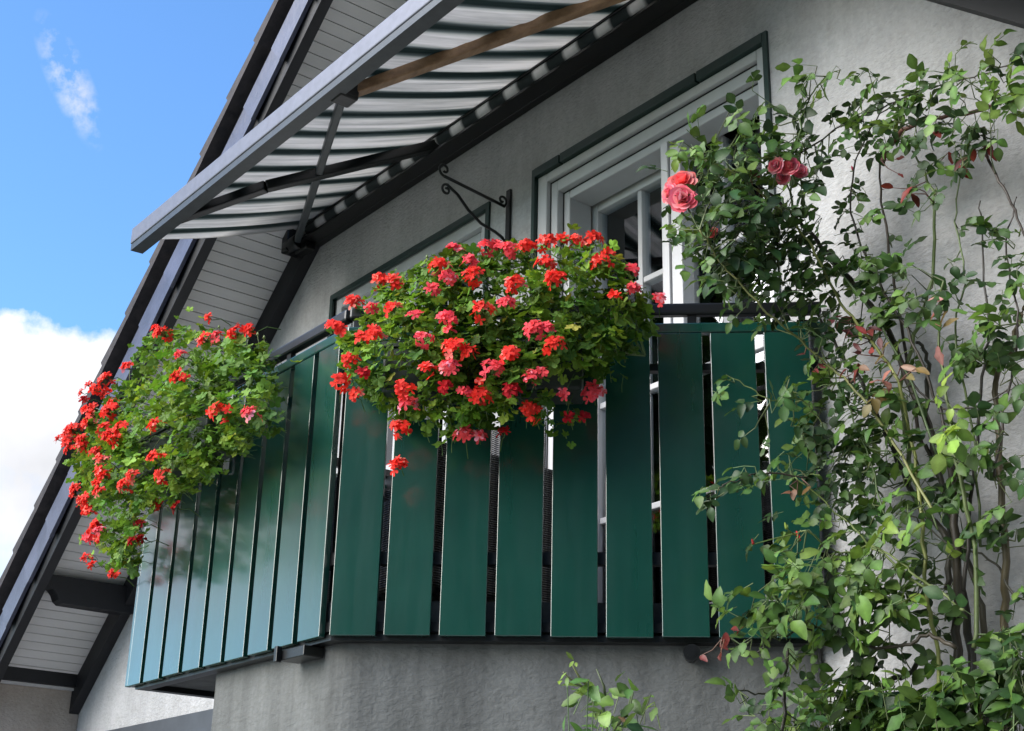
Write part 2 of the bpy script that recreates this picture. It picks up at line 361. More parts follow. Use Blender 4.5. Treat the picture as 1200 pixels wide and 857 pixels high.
rf = MB(); rf.prism([P(-8.95, 3.385, 0), P(RX, 3.385, 0), P(RX, 3.385, .138), P(-8.95, 3.385, .138)], (0, W - 3.387, 0)); both(rf).build('wall_rafter', M['timber'], house)
pz = zl(-8.33) + .185
pr = [(2.865, pz - .002), (2.865, pz - .055), (2.90, pz - .075), (2.935, pz - .085), (2.958, pz - .11), (2.975, pz - .145), (3.0, pz - .163), (W - .004, pz - .165), (W - .004, pz)]
pu = MB(); pu.prism([(-8.36, a, b) for a, b in pr], (.11, 0, 0)); pu.build('purlin_end', M['timber'], house, bevel=.004)

# windows ---------------------------------------------------------
def muntin(mb, x, z0, z1, y, wd=.026): mb.box(x - wd / 2, x + wd / 2, y, y + .03, z0, z1)
win = empty('window', (-5.41, W, 1.86)); win.parent = house; win.matrix_parent_inverse = Matrix.Translation(-house.location)
f = MB(); f.frame(-6.112, -4.707, 1.83, 3.078, .028, .026, .03, .03, W - .012, W + .01); f.build('casing', M['dgreen'], win)
f = MB(); f.frame(-6.082, -4.737, 1.862, 3.046, .055, .055, .055, .05, W + .012, W + .06); f.frame(-6.026, -4.793, 1.913, 2.99, .05, .05, .05, .05, W + .045, W + .11); f.box(-5.46, -5.36, W + .04, W + .11, 1.963, 2.94); f.build('frame', M['white'], win, bevel=.004)
f = MB(); f.frame(-5.974, -5.462, 1.965, 2.938, .06, .06, .06, .06, W + .055, W + .10); f.frame(-5.358, -4.845, 1.965, 2.938, .06, .06, .06, .06, W + .055, W + .10)
for xx in (-5.718, -5.10): muntin(f, xx, 2.026, 2.877, W + .06)
f.build('sash', M['white'], win, bevel=.003)
f = MB(); f.box(-5.92, -5.51, W + .078, W + .083, 2.02, 2.885); f.box(-5.30, -4.90, W + .078, W + .083, 2.02, 2.885); f.build('pane', M['glass'], win)
f = MB(); f.box(-6.12, -4.70, W - .08, W + .02, 1.80, 1.828); f.build('sill', M['grey'], win)

door = empty('balcony_door', (-3.7, W, .95)); door.parent = house; door.matrix_parent_inverse = Matrix.Translation(-house.location)
f = MB(); x0, x1, z1 = -4.377, -3.013, 3.08
f.box(x0 - .014, x0 + .006, W - .012, W + .012, .95, z1 + .022)
f.box(x1 - .008, x1 + .014, W - .012, W + .012, .95, z1 + .022)
for a, b in ((x0 + .006, -4.205), (-4.195, -3.372), (-3.362, x1 - .008)): f.box(a, b, W - .014, W + .014, z1 - .018, z1 + .022)
f.build('casing', M['dgreen'], door)
f = MB(); f.frame(x0 + .008, x1 - .010, .95, z1 - .02, .062, .045, .042, 0, W + .006, W + .034)
f.frame(x0 + .071, x1 - .056, .95, z1 - .063, .045, .02, .055, 0, W + .030, W + .075)
f.frame(x0 + .117, x1 - .077, .95, z1 - .119, .04, .02, .04, 0, W + .065, W + .19)
f.build('frame', M['white'], door, bevel=.005)
# middle stiles and right leaf
ys = W + .045
f = MB(); f.box(-3.612, -3.572, ys - .02, ys + .05, .97, 2.905); f.box(-3.566, -3.508, ys - .014, ys + .05, .97, 2.875); f.build('meeting_stile', M['white'], door, bevel=.006)
yl = W + .20
f = MB(); f.frame(-3.70, -3.105, .99, 2.95, .06, .06, 0, .09, yl + .002, yl + .053)
muntin(f, -3.455, 1.081, 2.938, yl + .004, .03)
for zz in (2.47, 1.99, 1.5): f.box(-3.639, -3.471, yl + .010, yl + .036, zz - .013, zz + .013); f.box(-3.439, -3.166, yl + .010, yl + .036, zz - .013, zz + .013)
rl = f.build('right_leaf', M['white'], door, bevel=.004)
f = MB(); f.box(-3.648, -3.156, yl + .026, yl + .032, 1.07, 2.955); f.build('pane', M['glass'], rl)
f = MB(); f.tube([(-3.592, ys - .021, 1.95), (-3.592, ys - .06, 1.95), (-3.48, ys - .06, 1.95)], .009, 8); f.build('handle', M['grey'], door)
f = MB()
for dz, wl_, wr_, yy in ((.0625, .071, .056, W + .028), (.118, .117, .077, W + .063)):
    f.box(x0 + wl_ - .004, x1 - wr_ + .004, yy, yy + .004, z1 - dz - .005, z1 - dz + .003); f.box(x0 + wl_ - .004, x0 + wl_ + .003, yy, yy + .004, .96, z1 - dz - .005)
f.build('step_strip', M['black'], door)  # thin black strips along the steps of the door frame
# left leaf stands tilted into the room, parallel to the wall
yl = W + .20
f = MB(); f.frame(-4.255, -3.702, .99, 2.955, .065, .065, .065, .09, yl, yl + .055)
muntin(f, -3.93, 1.081, 2.889, yl + .006, .026)
for zz in (2.47, 1.99, 1.5): f.box(-4.189, -3.944, yl + .010, yl + .036, zz - .013, zz + .013); f.box(-3.916, -3.768, yl + .010, yl + .036, zz - .013, zz + .013)
ll = f.build('left_leaf', M['white'], door, bevel=.004)
f = MB(); f.box(-4.20, -3.757, yl + .026, yl + .032, 1.07, 2.90); f.build('pane', M['glass'], ll)
def curtain(x0, x1, y, z0, z1, nme):
    mb = MB(); mb.smooth = True; k = 60; vs_ = []
    for i in range(k + 1):
        t = i / k; xx = x0 + (x1 - x0) * t; yy = y + .025 * math.sin(t * 38) + .012 * math.sin(t * 91)
        vs_ += [(xx, yy, z0), (xx, yy, z1), (xx, yy + .006, z0), (xx, yy + .006, z1)]
    fs = []
    for i in range(k):
        a = 4 * i; fs += [(a, a + 4, a + 5, a + 1), (a + 2, a + 3, a + 7, a + 6)]
    mb.add(vs_, fs); return mb.build(nme, M['curtain'])
tag(curtain(-3.52, -3.15, W + .36, .96, 2.95, 'curtain'), 'grey curtain hanging behind the glass of the balcony door', 'curtain')
# dark grey slatted panel low on the wall
lw = empty('lower_panel', (-6.8, W, .0)); lw.parent = house; lw.matrix_parent_inverse = Matrix.Translation(-house.location)
f = MB(); f.box(-8.45, -4.85, W - .03, W - .002, -.9, 1.0); f.build('frame', M['grey_panel'], lw)
f = MB()
for i in range(26): f.box(-8.35, -4.95, W - .045, W - .032, -.8 + i * .066, -.8 + i * .066 + .06)
f.build('grey_panel', M['grey_panel'], lw)

# ================================================================ balcony
bal = empty('balcony', (-4.4, 2.9, .8))
tag(bal, 'angled balcony with glossy dark green boards and black handrail', 'balcony')
sb = MB(); sp_ = [(-5.35, W - .006), (-5.35, 2.285), (-3.885, 2.285), (-2.845, W - .006)]
sb.prism([V((a, b, .825)) for a, b in sp_], (0, 0, .105)); sb.build('slab', M['slab'], bal)
def panel_axes(o, d, n): return V(o), V(d), V(n)
LO, LD, LN = V((-5.385, 2.25, 0)), V((1, 0, 0)), V((0, -1, 0))
PANELS = [(LO, LD, LN, [i * .1672 for i in range(9)], .1360, 1.505),
          (C0, TD, ON, [.010 + i * .1722 for i in range(9)], .1445, 1.585)]
ZB, ZT = .815, 1.817
Z = V((0, 0, 1))
EO, ED, EN = V((-5.385, W - .02, 0)), V((0, -1, 0)), V((-1, 0, 0))
PANELS.append((EO, ED, EN, [.03 + i * .1672 for i in range(7)], .147, 1.165))
for o, d, n, ss, wd, ln in PANELS:
    for s in ss:
        jz = ru(-.002, .002)
        b = MB(); b.obox(o + d * (s + ru(-.0015, .0015)) + Z * (ZB + jz), d * wd, -n * .022, Z * (ZT - ZB)); b.build('slat', M['green'], bal, bevel=.0016)
    b = MB(); b.obox(o - n * .026 + n * .0285 + d * .002 + Z * (ZT + .003), d * (ln - .004), -n * .035, Z * .034); b.build('top_rail', M['green'], bal, bevel=.004)
    b = MB(); b.obox(o - n * .0 + d * .004 + Z * 1.886, d * (ln - .008), -n * .036, Z * .042); b.build('handrail', M['black'], bal, bevel=.008)
    for z0, h in ((1.695, .024), (1.045, .04), (.832, .03)):
        b = MB(); b.obox(o - n * .0235 + d * .004 + Z * z0, d * (ln - .012), -n * .03, Z * h); b.build('crossbar', M['black'], bal)
    for i in range(3):
        s = .03 + i * (ln - .11) / 2
        b = MB(); b.obox(o - n * .055 + d * s + Z * .83, d * .035, -n * .035, Z * 1.054); b.build('post', M['black'], bal)
    for s in (.02, ln * .2, ln * .72):
        b = MB(); b.obox(o - n * .010 + d * s + Z * 1.8545, d * .03, -n * .02, Z * .0305); b.build('handrail_bracket', M['black'], bal)
b = MB()
b.prism([V((a, c, .803)) for a, c in [(-5.345, W - .01), (-5.345, 2.276), (-3.880, 2.276), (-2.845, 3.395), (-2.885, 3.43), (-3.905, 2.322), (-5.30, 2.322), (-5.30, W - .01)]], (0, 0, .020)); b.build('edge_channel', M['black'], bal)
bk = MB(); bk.box(-4.15, -3.99, 2.245, 2.32, .766, .800); bk.box(-4.15, -4.13, 2.225, 2.245, .760, .812); bk.build('bracket', M['black'], bal, bevel=.003)
sp0 = C0 + TD * 1.13 - ON * .09
b = MB(); b.tube([V((sp0.x, sp0.y, .770)), V((sp0.x, sp0.y, .770)) + ON * .075], [.020, .021], 16); q = V((sp0.x, sp0.y, .770)) + ON * .076; b.tube([q, q + ON * .012], [.026, .026], 16); b.tube([q + ON * .0125, q + ON * .0135], [.015, .015], 16); b.build('drain_spout', M['black'], bal)

# wicker armchair standing on the balcony
wc = empty('wicker_armchair', (-4.1, 2.85, .93)); tag(wc, 'grey wicker armchair behind the green balcony boards', 'armchair')
def wp(name, *bx):
    b = MB()
    for q in bx: b.box(*q)
    return b.build(name, M['wicker'], wc, bevel=.015)
wp('seat', (-4.36, -3.86, 2.50, 3.02, 1.0, 1.32)); wp('backrest', (-4.36, -3.86, 3.022, 3.12, 1.0, 1.72)); wp('armrest', (-4.46, -4.362, 2.50, 3.12, 1.0, 1.50)); wp('armrest', (-3.858, -3.76, 2.50, 3.12, 1.0, 1.50))
for a in (-4.44, -3.81):
    for c in (2.52, 3.06): wp('leg', (a, a + .04, c, c + .04, .932, .998))

# ================================================================ awning
aw = empty('awning', (-4.6, W, 3.5)); tag(aw, 'green and white striped awning pulled out over the balcony', 'awning')
AX0, AX1 = -6.31, -2.9
fb = MB(); fb.smooth = True; nx, ny = 150, 14; vs_ = []
for i in range(nx + 1):
    for j in range(ny + 1):
        t = j / ny; xx = AX0 + (AX1 - AX0) * i / nx
        sag = -.016 * 4 * t * (1 - t) + .006 * math.sin(xx * 30) * t * (1 - t) * 4 + .004 * math.sin(xx * 67 + 2 * t) * t * (1 - t) * 4
        vs_.append((xx, 2.455 + .905 * t, 3.175 + .364 * t + sag))
fb.add(vs_, [(i * (ny + 1) + j, (i + 1) * (ny + 1) + j, (i + 1) * (ny + 1) + j + 1, i * (ny + 1) + j + 1) for i in range(nx) for j in range(ny)])
fo = fb.build('fabric', M['cloth'], aw); sm_ = fo.modifiers.new('thickness', 'SOLIDIFY'); sm_.thickness = .0015
b = MB(); b.tube([(AX0 - .02, 3.365, 3.500), (AX1, 3.365, 3.500)], .040, 20); b.build('roller', M['cloth_roll'], aw)
b = MB(); b.box(AX0 - .04, AX1, 3.326, 3.332, 3.432, 3.444); b.box(AX0 - .04, AX1, 3.333, 3.404, 3.432, 3.438); b.build('roller_tray', M['black'], aw)
b = MB(); b.tube([(AX0 - .02, 3.322, 3.512), (AX1, 3.322, 3.512)], .007, 10); b.build('roll_shade_line', M['black'], aw)  # black tube added as the line of shade between cloth and roll
b = MB(); b.box(AX0 - .06, AX1, 3.405, W - .003, 3.43, 3.472); b.build('mounting_rail', M['black'], aw, bevel=.004)
b = MB(); b.box(AX0 - .05, AX1, 3.425, W - .004, 3.474, 3.60); b.build('wall_plate', M['black'], aw)
b = MB(); b.prism([(AX0 - .025, y, z) for y, z in ((2.395, 3.135), (2.455, 3.125), (2.462, 3.19), (2.44, 3.205), (2.395, 3.222))], (AX1 - AX0 + .05, 0, 0)); b.build('front_bar', M['alu'], aw, bevel=.005)
b = MB(); b.prism([(AX0 - .02, y, z) for y, z in ((2.400, 3.098), (2.465, 3.10), (2.465, 3.124), (2.400, 3.131))], (AX1 - AX0 + .04, 0, 0)); b.build('bar_channel', M['arm'], aw)
def fz(y, d=.035): return 3.175 + .4254 * (y - 2.455) - d
def arm(name, pts, wd, ht, m):
    b = MB()
    for p, q in zip(pts, pts[1:]): b.bar(p, q, wd, ht)
    return b.build(name, M[m], aw, bevel=.006)
arm('forearm', [(-6.40, 3.36, 3.46), (-4.415, 2.478, fz(2.478, .045))], .035, .04, 'arm')
arm('arm', [(-5.92, 2.45, fz(2.45, .04)), (-5.45, 2.68, fz(2.68, .075)), (-4.99, 3.40, 3.50)], .045, .05, 'black')
arm('forearm', [(-4.44, 2.50, fz(2.50, .05)), (-3.35, 3.30, fz(3.30, .055))], .042, .05, 'brown')
b = MB(); b.box(-4.47, -4.38, 2.44, 2.53, fz(2.48, .09), fz(2.48, .012)); b.build('elbow', M['black'], aw, bevel=.01)
b = MB(); b.box(-6.44, -6.375, 3.29, W - .005, 3.40, 3.56); b.tube([(-6.43, 3.33, 3.44), (-6.30, 3.33, 3.44)], .045, 12); b.box(-6.37, -6.25, 3.34, 3.40, 3.385, 3.45); b.build('end_bracket', M['black'], aw, bevel=.008)

# ================================================================ hanging-basket hook on the wall
hk = empty('basket_hook', (-4.56, W, 2.95)); tag(hk, 'black wrought iron scroll bracket fixed to the wall beside the door', 'wall bracket')
HX = -4.56
def hp(px, py): return atx(px, py, HX)
def scroll(c, r, a0, turns, k=22):
    return [V((HX, c[0] + (r * (1 - .75 * i / k)) * math.cos(a0 + turns * 2 * math.pi * i / k), c[1] + (r * (1 - .75 * i / k)) * math.sin(a0 + turns * 2 * math.pi * i / k))) for i in range(k + 1)]
b = MB(); b.box(HX - .014, HX + .014, W - .014, W - .003, 2.60, 3.075); b.build('back_plate', M['black'], hk)
b = MB(); p0, p1 = V((HX, W - .03, 2.985)), V((HX, 3.085, 3.02)); b.tube([p0, p1], .0075, 6)
b.tube(scroll((3.085, 3.052), .032, -math.pi / 2, -1.1), .006, 6); b.tube(scroll((W - .045, 3.012), .027, -math.pi / 2, 1.1), .006, 6); b.build('arm', M['black'], hk)
b = MB(); q = [V((HX, 3.10, 2.985)), V((HX, 3.16, 2.955)), V((HX, 3.22, 2.90)), V((HX, 3.29, 2.858)), V((HX, 3.37, 2.842)), V((HX, W - .035, 2.825))]
b.tube(q, .007, 6); b.tube(scroll((3.10, 2.958), .027, math.pi / 2, 1.1), .006, 6); b.tube(scroll((W - .045, 2.798), .027, math.pi / 2, -1.1), .006, 6); b.build('brace', M['black'], hk)

tag(REFLECTION_TREES.build('reflection_trees', M['leaf']), kind='stuff')
# ================================================================ plants
GREENS = [(.110, .22, .026), (.16, .29, .036), (.075, .165, .024), (.21, .35, .045), (.13, .25, .036)]
def vary(c, s=.18):
    k = 1 + random.gauss(0, s); k = max(.5, min(1.6, k)); return (c[0] * k * ru(.85, 1.15), c[1] * k, c[2] * k * ru(.85, 1.15))
def basis(axis, nrm):
    a = axis.normalized(); n = nrm - a * nrm.dot(a)
    if n.length < 1e-4: n = a.orthogonal()
    n.normalize(); return a, n, a.cross(n)
def lobed_leaf(mb, p, axis, nrm, r, c):             # ivy-leaved geranium leaf
    a, n, b = basis(axis, nrm); mb.cur = c; cup = ru(-.05, .35) * r; k = 20; vs_ = [p]
    sk = ru(.85, 1.15)
    for i in range(k + 1):
        th = -math.pi * .90 + 2 * math.pi * .90 * i / k
        lob = .58 + .42 * abs(math.cos(th * 2.5)) ** .8
        rr = r * lob * (.62 + .38 * (math.cos(th / 2) ** 2))
        wav = .07 * r * math.sin(th * 5 + sk * 9)
        vs_.append(p + a * (rr * math.cos(th)) + b * (rr * math.sin(th) * sk) + n * (cup * (rr / r) ** 2 * (.4 + abs(math.sin(th))) + wav))
    mb.add(vs_, [(0, i + 1, i + 2) for i in range(k)])
def ovate(mb, p, axis, nrm, ln, wd, c, fold=.25, curl=.2):
    a, n, b = basis(axis, nrm); mb.cur = c; T = (0, .12, .3, .5, .7, .87, 1); Wd = (.05, .52, .92, 1, .80, .42, .02); vs_ = []
    tw = ru(-.35, .35); wv_ = ru(.02, .10); ph = ru(0, 6)
    for i, (t, w_) in enumerate(zip(T, Wd)):
        cpt = p + a * ln * t - n * (curl * ln * t * t); s = wd / 2 * w_; bb = (b + n * tw * t).normalized()
        se = .02 * wd * (1 if i % 2 else -1); n2 = n * (wv_ * math.sin(i * 2.2 + ph) * wd * w_)
        vs_ += [cpt - bb * (s + se) + n * (fold * s) + n2, cpt, cpt + bb * (s + se) + n * (fold * s) - n2]
    fs = []
    for i in range(6):
        o = 3 * i; fs += [(o, o + 1, o + 4, o + 3), (o + 1, o + 2, o + 5, o + 4)]
    k0 = len(mb.c); sm = mb.smooth; mb.smooth = True; mb.add(vs_, fs); mb.smooth = sm
    for i in range(7):                                # pale midrib, slightly darker margin
        for q, f_ in ((0, .88), (1, 1.22), (2, .84)): mb.c[k0 + 3 * i + q] = tuple(x * f_ for x in c)
def petal(mb, p, axis, nrm, ln, wd, c, curl=.2):
    a, n, b = basis(axis, nrm); mb.cur = c; vs_ = []
    for t, w_ in ((0, .22), (.45, .8), (.8, 1), (1, .55)):
        q = p + a * ln * t - n * curl * ln * t * t; s = wd / 2 * w_; vs_ += [q - b * s + n * .12 * s, q + n * (-.05 * s), q + b * s + n * .12 * s]
    fs = []
    for i in range(3):
        o = 3 * i; fs += [(o, o + 1, o + 4, o + 3), (o + 1, o + 2, o + 5, o + 4)]
    sm = mb.smooth; mb.smooth = True; mb.add(vs_, fs); mb.smooth = sm

def inside(poly, x, y):
    r = False; j = len(poly) - 1
    for i in range(len(poly)):
        (xi, yi), (xj, yj) = poly[i], poly[j]
        if (yi > y) != (yj > y) and x < (xj - xi) * (y - yi) / (yj - yi) + xi: r = not r
        j = i
    return r
def edged(poly, x, y):
    d = 1e9
    for i in range(len(poly)):
        ax, ay = poly[i - 1]; bx, by_ = poly[i]; l2 = (bx - ax) ** 2 + (by_ - ay) ** 2
        t = max(0, min(1, ((x - ax) * (bx - ax) + (y - ay) * (by_ - ay)) / l2)); d = min(d, math.hypot(x - ax - t * (bx - ax), y - ay - t * (by_ - ay)))
    return d
def on_plane(px, py, o, n, d):                      # the point at distance d outside a railing panel
    r = ray(px, py); return r * ((o.dot(n) + d) / r.dot(n))
RED, PINK, DRED = (.84, .04, .025), (.85, .075, .095), (.52, .012, .02)

def geranium(name, label, poly, flowers, o, n, depth, nleaf, base_pts, sparse=()):
    root = empty(name, base_pts[0]); tag(root, label, 'geranium', 'geraniums hanging from the balcony railing')
    cx = sum(p[0] for p in poly) / len(poly); cy = sum(p[1] for p in poly) / len(poly)
    xs_ = [p[0] for p in poly]; ys_ = [p[1] for p in poly]
    def dmax(x, y):
        e = min(1, edged(poly, x, y) / 85.0); return .03 + depth * math.sqrt(max(0, 1 - (1 - e) ** 2))
    lf = MB(); st = MB(); cnt = 0
    lump = [(random.uniform(min(xs_), max(xs_)), random.uniform(min(ys_), max(ys_)), ru(-.07, .07)) for _ in range(26)]
    def lumps(x, y): return sum(h * math.exp(-((x - a) ** 2 + (y - b) ** 2) / 900) for a, b, h in lump)
    while cnt < nleaf:                                   # rosettes of leaves at the ends of shoots
        x0, y0 = random.uniform(min(xs_), max(xs_)), random.uniform(min(ys_), max(ys_))
        if not inside(poly, x0, y0): continue
        d0 = 1 - .55 * rnd() ** 1.5; tone = ru(.75, 1.25); leaf_green = vary(random.choice(GREENS), .1)  # one random green per rosette
        for _ in range(random.randint(6, 15)):
            x, y = random.gauss(x0, 9.5), random.gauss(y0, 7.5)
            if not inside(poly, x, y) and rnd() < .72: continue
            if any(math.hypot(x - a, y - b) < r and rnd() < pr for a, b, r, pr in sparse): continue
            dm = dmax(x0, y0) * .5 + dmax(x, y) * .5 + lumps(x0, y0); d = dm * d0 + random.gauss(0, .016)
            p = on_plane(x, y, o, n, max(.014, d)); hgt = (cy - y) / (max(ys_) - min(ys_)) * 2
            fan = V((-n.y, n.x, 0)) * ((x - x0) / 9.5) * .35 + Z * (-(y - y0) / 7.5) * .25
            nr = n * .62 + Z * (.95 + .3 * hgt) + rv(.32) + fan + V((-n.y, n.x, 0)) * ((x - cx) / 150) * .4
            ax = fan * 1.2 + n * .35 - Z * .45 + rv(.45)
            c = vary((leaf_green[0] * tone, leaf_green[1] * tone, leaf_green[2] * tone), .14)
            if rnd() < .012: c = vary((.30, .30, .05))
            lobed_leaf(lf, p, ax, nr, ru(.016, .033), c)
            if rnd() < .4:
                st.cur = vary((.10, .17, .05)); q = p - n * ru(.02, .05) + Z * ru(-.03, .01) + rv(.008); st.tube([p, (p + q) / 2 + rv(.003), q], .0013, 3, False)
            cnt += 1
    # trailing main stems out of the box
    for i in range(46):
        k = random.choice(base_pts); x, y = random.choice(flowers)[:2]; x += random.gauss(0, 12); y += random.gauss(0, 12)
        
        if not inside(poly, x, y): continue
        e = on_plane(x, y, o, n, dmax(x, y) * .7); m_ = (k + e) / 2 + Z * .07 + n * .05; st.cur = vary((.09, .15, .05))
        pts = [k * (1 - t) ** 2 + m_ * 2 * t * (1 - t) + e * t * t for t in [j / 7 for j in range(8)]]; st.tube(pts, [.004 - .0024 * j / 7 for j in range(8)], 4, False)
    lf.build('foliage', M['leaf'], root)
    for f in flowers:
        x, y, sz, cn = f; ins = inside(poly, x, y)
        d = (dmax(x, y) + max(0, lumps(x, y)) if ins else .05 + depth * .3) + .025
        c = on_plane(x, y, o, n, d); fl = MB(); R = .029 * sz
        bc = {'r': RED, 'p': PINK, 'd': DRED}[cn]
        out = (n * .8 + Z * .45).normalized()
        nf = max(3, int(13 * sz ** 1.4))
        for i in range(nf):
            dr = (out * 1.0 + rv(.75)).normalized(); fc = c + V((dr.x, dr.y, dr.z * .78)) * R * ru(.75, 1.15)
            cc_ = vary(bc, .14); 
            if rnd() < .12: cc_ = vary((.88, .20, .16) if cn == 'r' else (.92, .30, .36) if cn == 'p' else bc, .1)
            fn = (dr + out * .5 + rv(.25)).normalized(); t = fn.orthogonal().normalized(); b_ = fn.cross(t); a0 = ru(0, 6.28)
            for j in range(5):
                an = a0 + (j - 2) * (.9 if j in (1, 2, 3) else 1.25) + random.gauss(0, .12); pd = t * math.cos(an) + b_ * math.sin(an)
                petal(fl, fc, pd * .9 + fn * ru(.1, .45), fn, ru(.014, .0215), ru(.008, .013), (min(.95, cc_[0]), cc_[1], cc_[2]), ru(-.1, .5))
            fl.cur = (.10, .16, .05); fl.tube([fc, c - out * .012], .0009, 3, False)
        fl.cur = (.10, .17, .05)
        k = c - n * ru(.06, .10) + Z * ru(-.03, .02) + rv(.01); fl.tube([c - out * .012, (c + k) / 2 + Z * .012, k], .0017, 4, False)
        fl.build('flower_head', M['petal'], root)
    # pale buds standing above the crown
    for i in range(16):
        x = random.uniform(min(xs_) + 20, max(xs_) - 20); y = min((q for q in range(int(min(ys_)), int(max(ys_)), 3) if inside(poly, x, q)), default=cy) + ru(-8, 18)
        p = on_plane(x, y, o, n, .08); st.cur = vary((.22, .30, .10)); st.tube([p, p + Z * .011], [.006, .002], 6); st.tube([p, p - Z * .05 + rv(.01)], .0013, 3, False)
    st.build('stems', M['stem'], root)
    return root

def S(ox, oy, k, rows): return [(ox + a * k, oy + b * k, s, c) for a, b, s, c in rows]
FM = S(360, 260, .35, [(100, 365, 1.15, 'r'), (160, 275, .9, 'r'), (245, 200, 1, 'r'), (290, 208, .95, 'r'), (290, 295, .9, 'r'), (215, 290, .6, 'p'), (360, 320, .7, 'p'), (420, 230, .75, 'p'), (470, 190, .9, 'p'), (440, 150, 1, 'r'),
    (495, 100, .9, 'p'), (560, 185, 1.05, 'r'), (545, 140, .9, 'p'), (600, 90, .95, 'p'), (640, 85, .7, 'p'), (675, 95, .9, 'p'), (735, 92, 1, 'r'), (800, 76, 1.1, 'r'), (850, 72, .9, 'r'), (905, 72, 1, 'r'), (958, 64, .9, 'r'), (795, 145, .95, 'r'),
    (985, 135, .9, 'r'), (1005, 112, .6, 'r'), (700, 215, 1.1, 'r'), (835, 195, 1.05, 'r'), (665, 275, .8, 'p'), (590, 305, 1.15, 'r'), (470, 325, .9, 'p'), (478, 370, .5, 'p'), (390, 395, .9, 'p'), (1030, 260, .7, 'r'), (1085, 170, .8, 'p'), (1095, 230, .7, 'p'),
    (1180, 270, .9, 'p'), (225, 380, .9, 'r'), (185, 390, .7, 'r'), (145, 465, .8, 'r'), (110, 540, 1, 'r'), (165, 580, .7, 'r'), (190, 510, .6, 'd'), (490, 435, 1.3, 'r'), (540, 440, .8, 'r'), (480, 500, 1.2, 'p'), (400, 500, .8, 'r'), (620, 500, 1.1, 'p'), (680, 450, 1.15, 'r'),
    (765, 365, 1, 'p'), (800, 365, .8, 'p'), (830, 420, 1.15, 'r'), (750, 525, .8, 'p'), (785, 510, .6, 'p'), (960, 575, 1.15, 'p'), (750, 645, 1.25, 'r'), (575, 590, 1.2, 'r'), (530, 575, .7, 'p'), (325, 570, 1.1, 'r'), (335, 615, 1, 'p'), (310, 695, 1.1, 'r'),
    (305, 820, .9, 'r'), (525, 715, .9, 'p'), (570, 718, .7, 'p'), (660, 710, .5, 'd'), (685, 565, .8, 'd'), (860, 580, .5, 'p'), (575, 545, .5, 'r'), (930, 655, .4, 'd'), (875, 655, .35, 'd'), (460, 555, .6, 'd')])
PMID = [(398, 392), (420, 355), (450, 325), (490, 306), (540, 292), (590, 286), (640, 283), (700, 284), (735, 300), (752, 330), (762, 365), (757, 405), (735, 425), (712, 436), (690, 455), (684, 475), (668, 505), (640, 498), (605, 508), (570, 500), (530, 512), (505, 505), (478, 492), (455, 500), (440, 470), (410, 455), (396, 420)]
box_m = [C0 + TD * t + ON * .10 + Z * 1.70 for t in (.25, .45, .65, .85, 1.0)]
geranium('hanging_geranium', 'broad red and pink geranium on the railing in front of the balcony door', PMID, FM, C0, ON, .30, 2700, box_m, [(660, 478, 28, .6), (520, 470, 22, .3)])
FL = S(40, 360, .3965, [(385, 85, 1.3, 'r'), (365, 70, .8, 'r'), (280, 180, .9, 'r'), (210, 220, .8, 'r'), (215, 260, .8, 'r'), (180, 245, .6, 'r'), (510, 98, .9, 'r'), (545, 92, .9, 'p'), (600, 80, 1, 'r'), (645, 70, .9, 'r'), (520, 32, .45, 'r'), (435, 145, .6, 'p'), (435, 213, 1.1, 'r'),
    (550, 310, 1.15, 'r'), (645, 320, 1, 'p'), (365, 350, .85, 'r'), (222, 315, .9, 'r'), (265, 365, 1.1, 'r'), (215, 365, .9, 'r'), (160, 310, .8, 'r'), (120, 370, 1.2, 'r'), (150, 400, 1, 'r'), (105, 400, .9, 'r'), (190, 435, .8, 'r'), (205, 490, .8, 'r'), (270, 530, .9, 'r'), (295, 500, .8, 'r'),
    (365, 455, 1.15, 'r'), (385, 500, 1.05, 'r'), (130, 540, .8, 'r'), (165, 570, .9, 'r'), (200, 550, .8, 'r'), (165, 605, .7, 'r'), (190, 650, .8, 'r'), (165, 690, .8, 'p'), (157, 740, .5, 'r'), (242, 792, .8, 'r'), (310, 645, .7, 'd'), (322, 692, .7, 'd'), (295, 692, .6, 'd'), (370, 590, .9, 'r'), (425, 592, .6, 'd'), (165, 345, .9, 'r'), (245, 395, .9, 'r'), (198, 668, .7, 'p'), (95, 385, .6, 'r'), (150, 275, .45, 'd')])
FL = [(x, y, s * (1.2 if x < 135 else 1), c) for x, y, s, c in FL] + [(x + ru(-9, 9), y + ru(-10, 10), s * .95, 'r') for x, y, s, c in FL if x < 135]
PLEFT = [(150, 440), (165, 405), (190, 388), (215, 382), (245, 388), (280, 392), (310, 402), (324, 425), (318, 450), (335, 475), (328, 505), (305, 512), (285, 530), (262, 535), (252, 560), (225, 568), (205, 590), (180, 598), (168, 625), (160, 660), (143, 680), (128, 668), (118, 640), (104, 610), (98, 570), (88, 540), (92, 510), (108, 478), (128, 458)]
box_l = [V((x, 2.14, 1.68)) for x in (-5.35, -5.15, -4.95, -4.75, -4.6)]
geranium('hanging_geranium', 'trailing red geranium at the far corner of the balcony, spilling down against the roof edge', PLEFT, FL, LO, LN, .30, 2500, box_l)
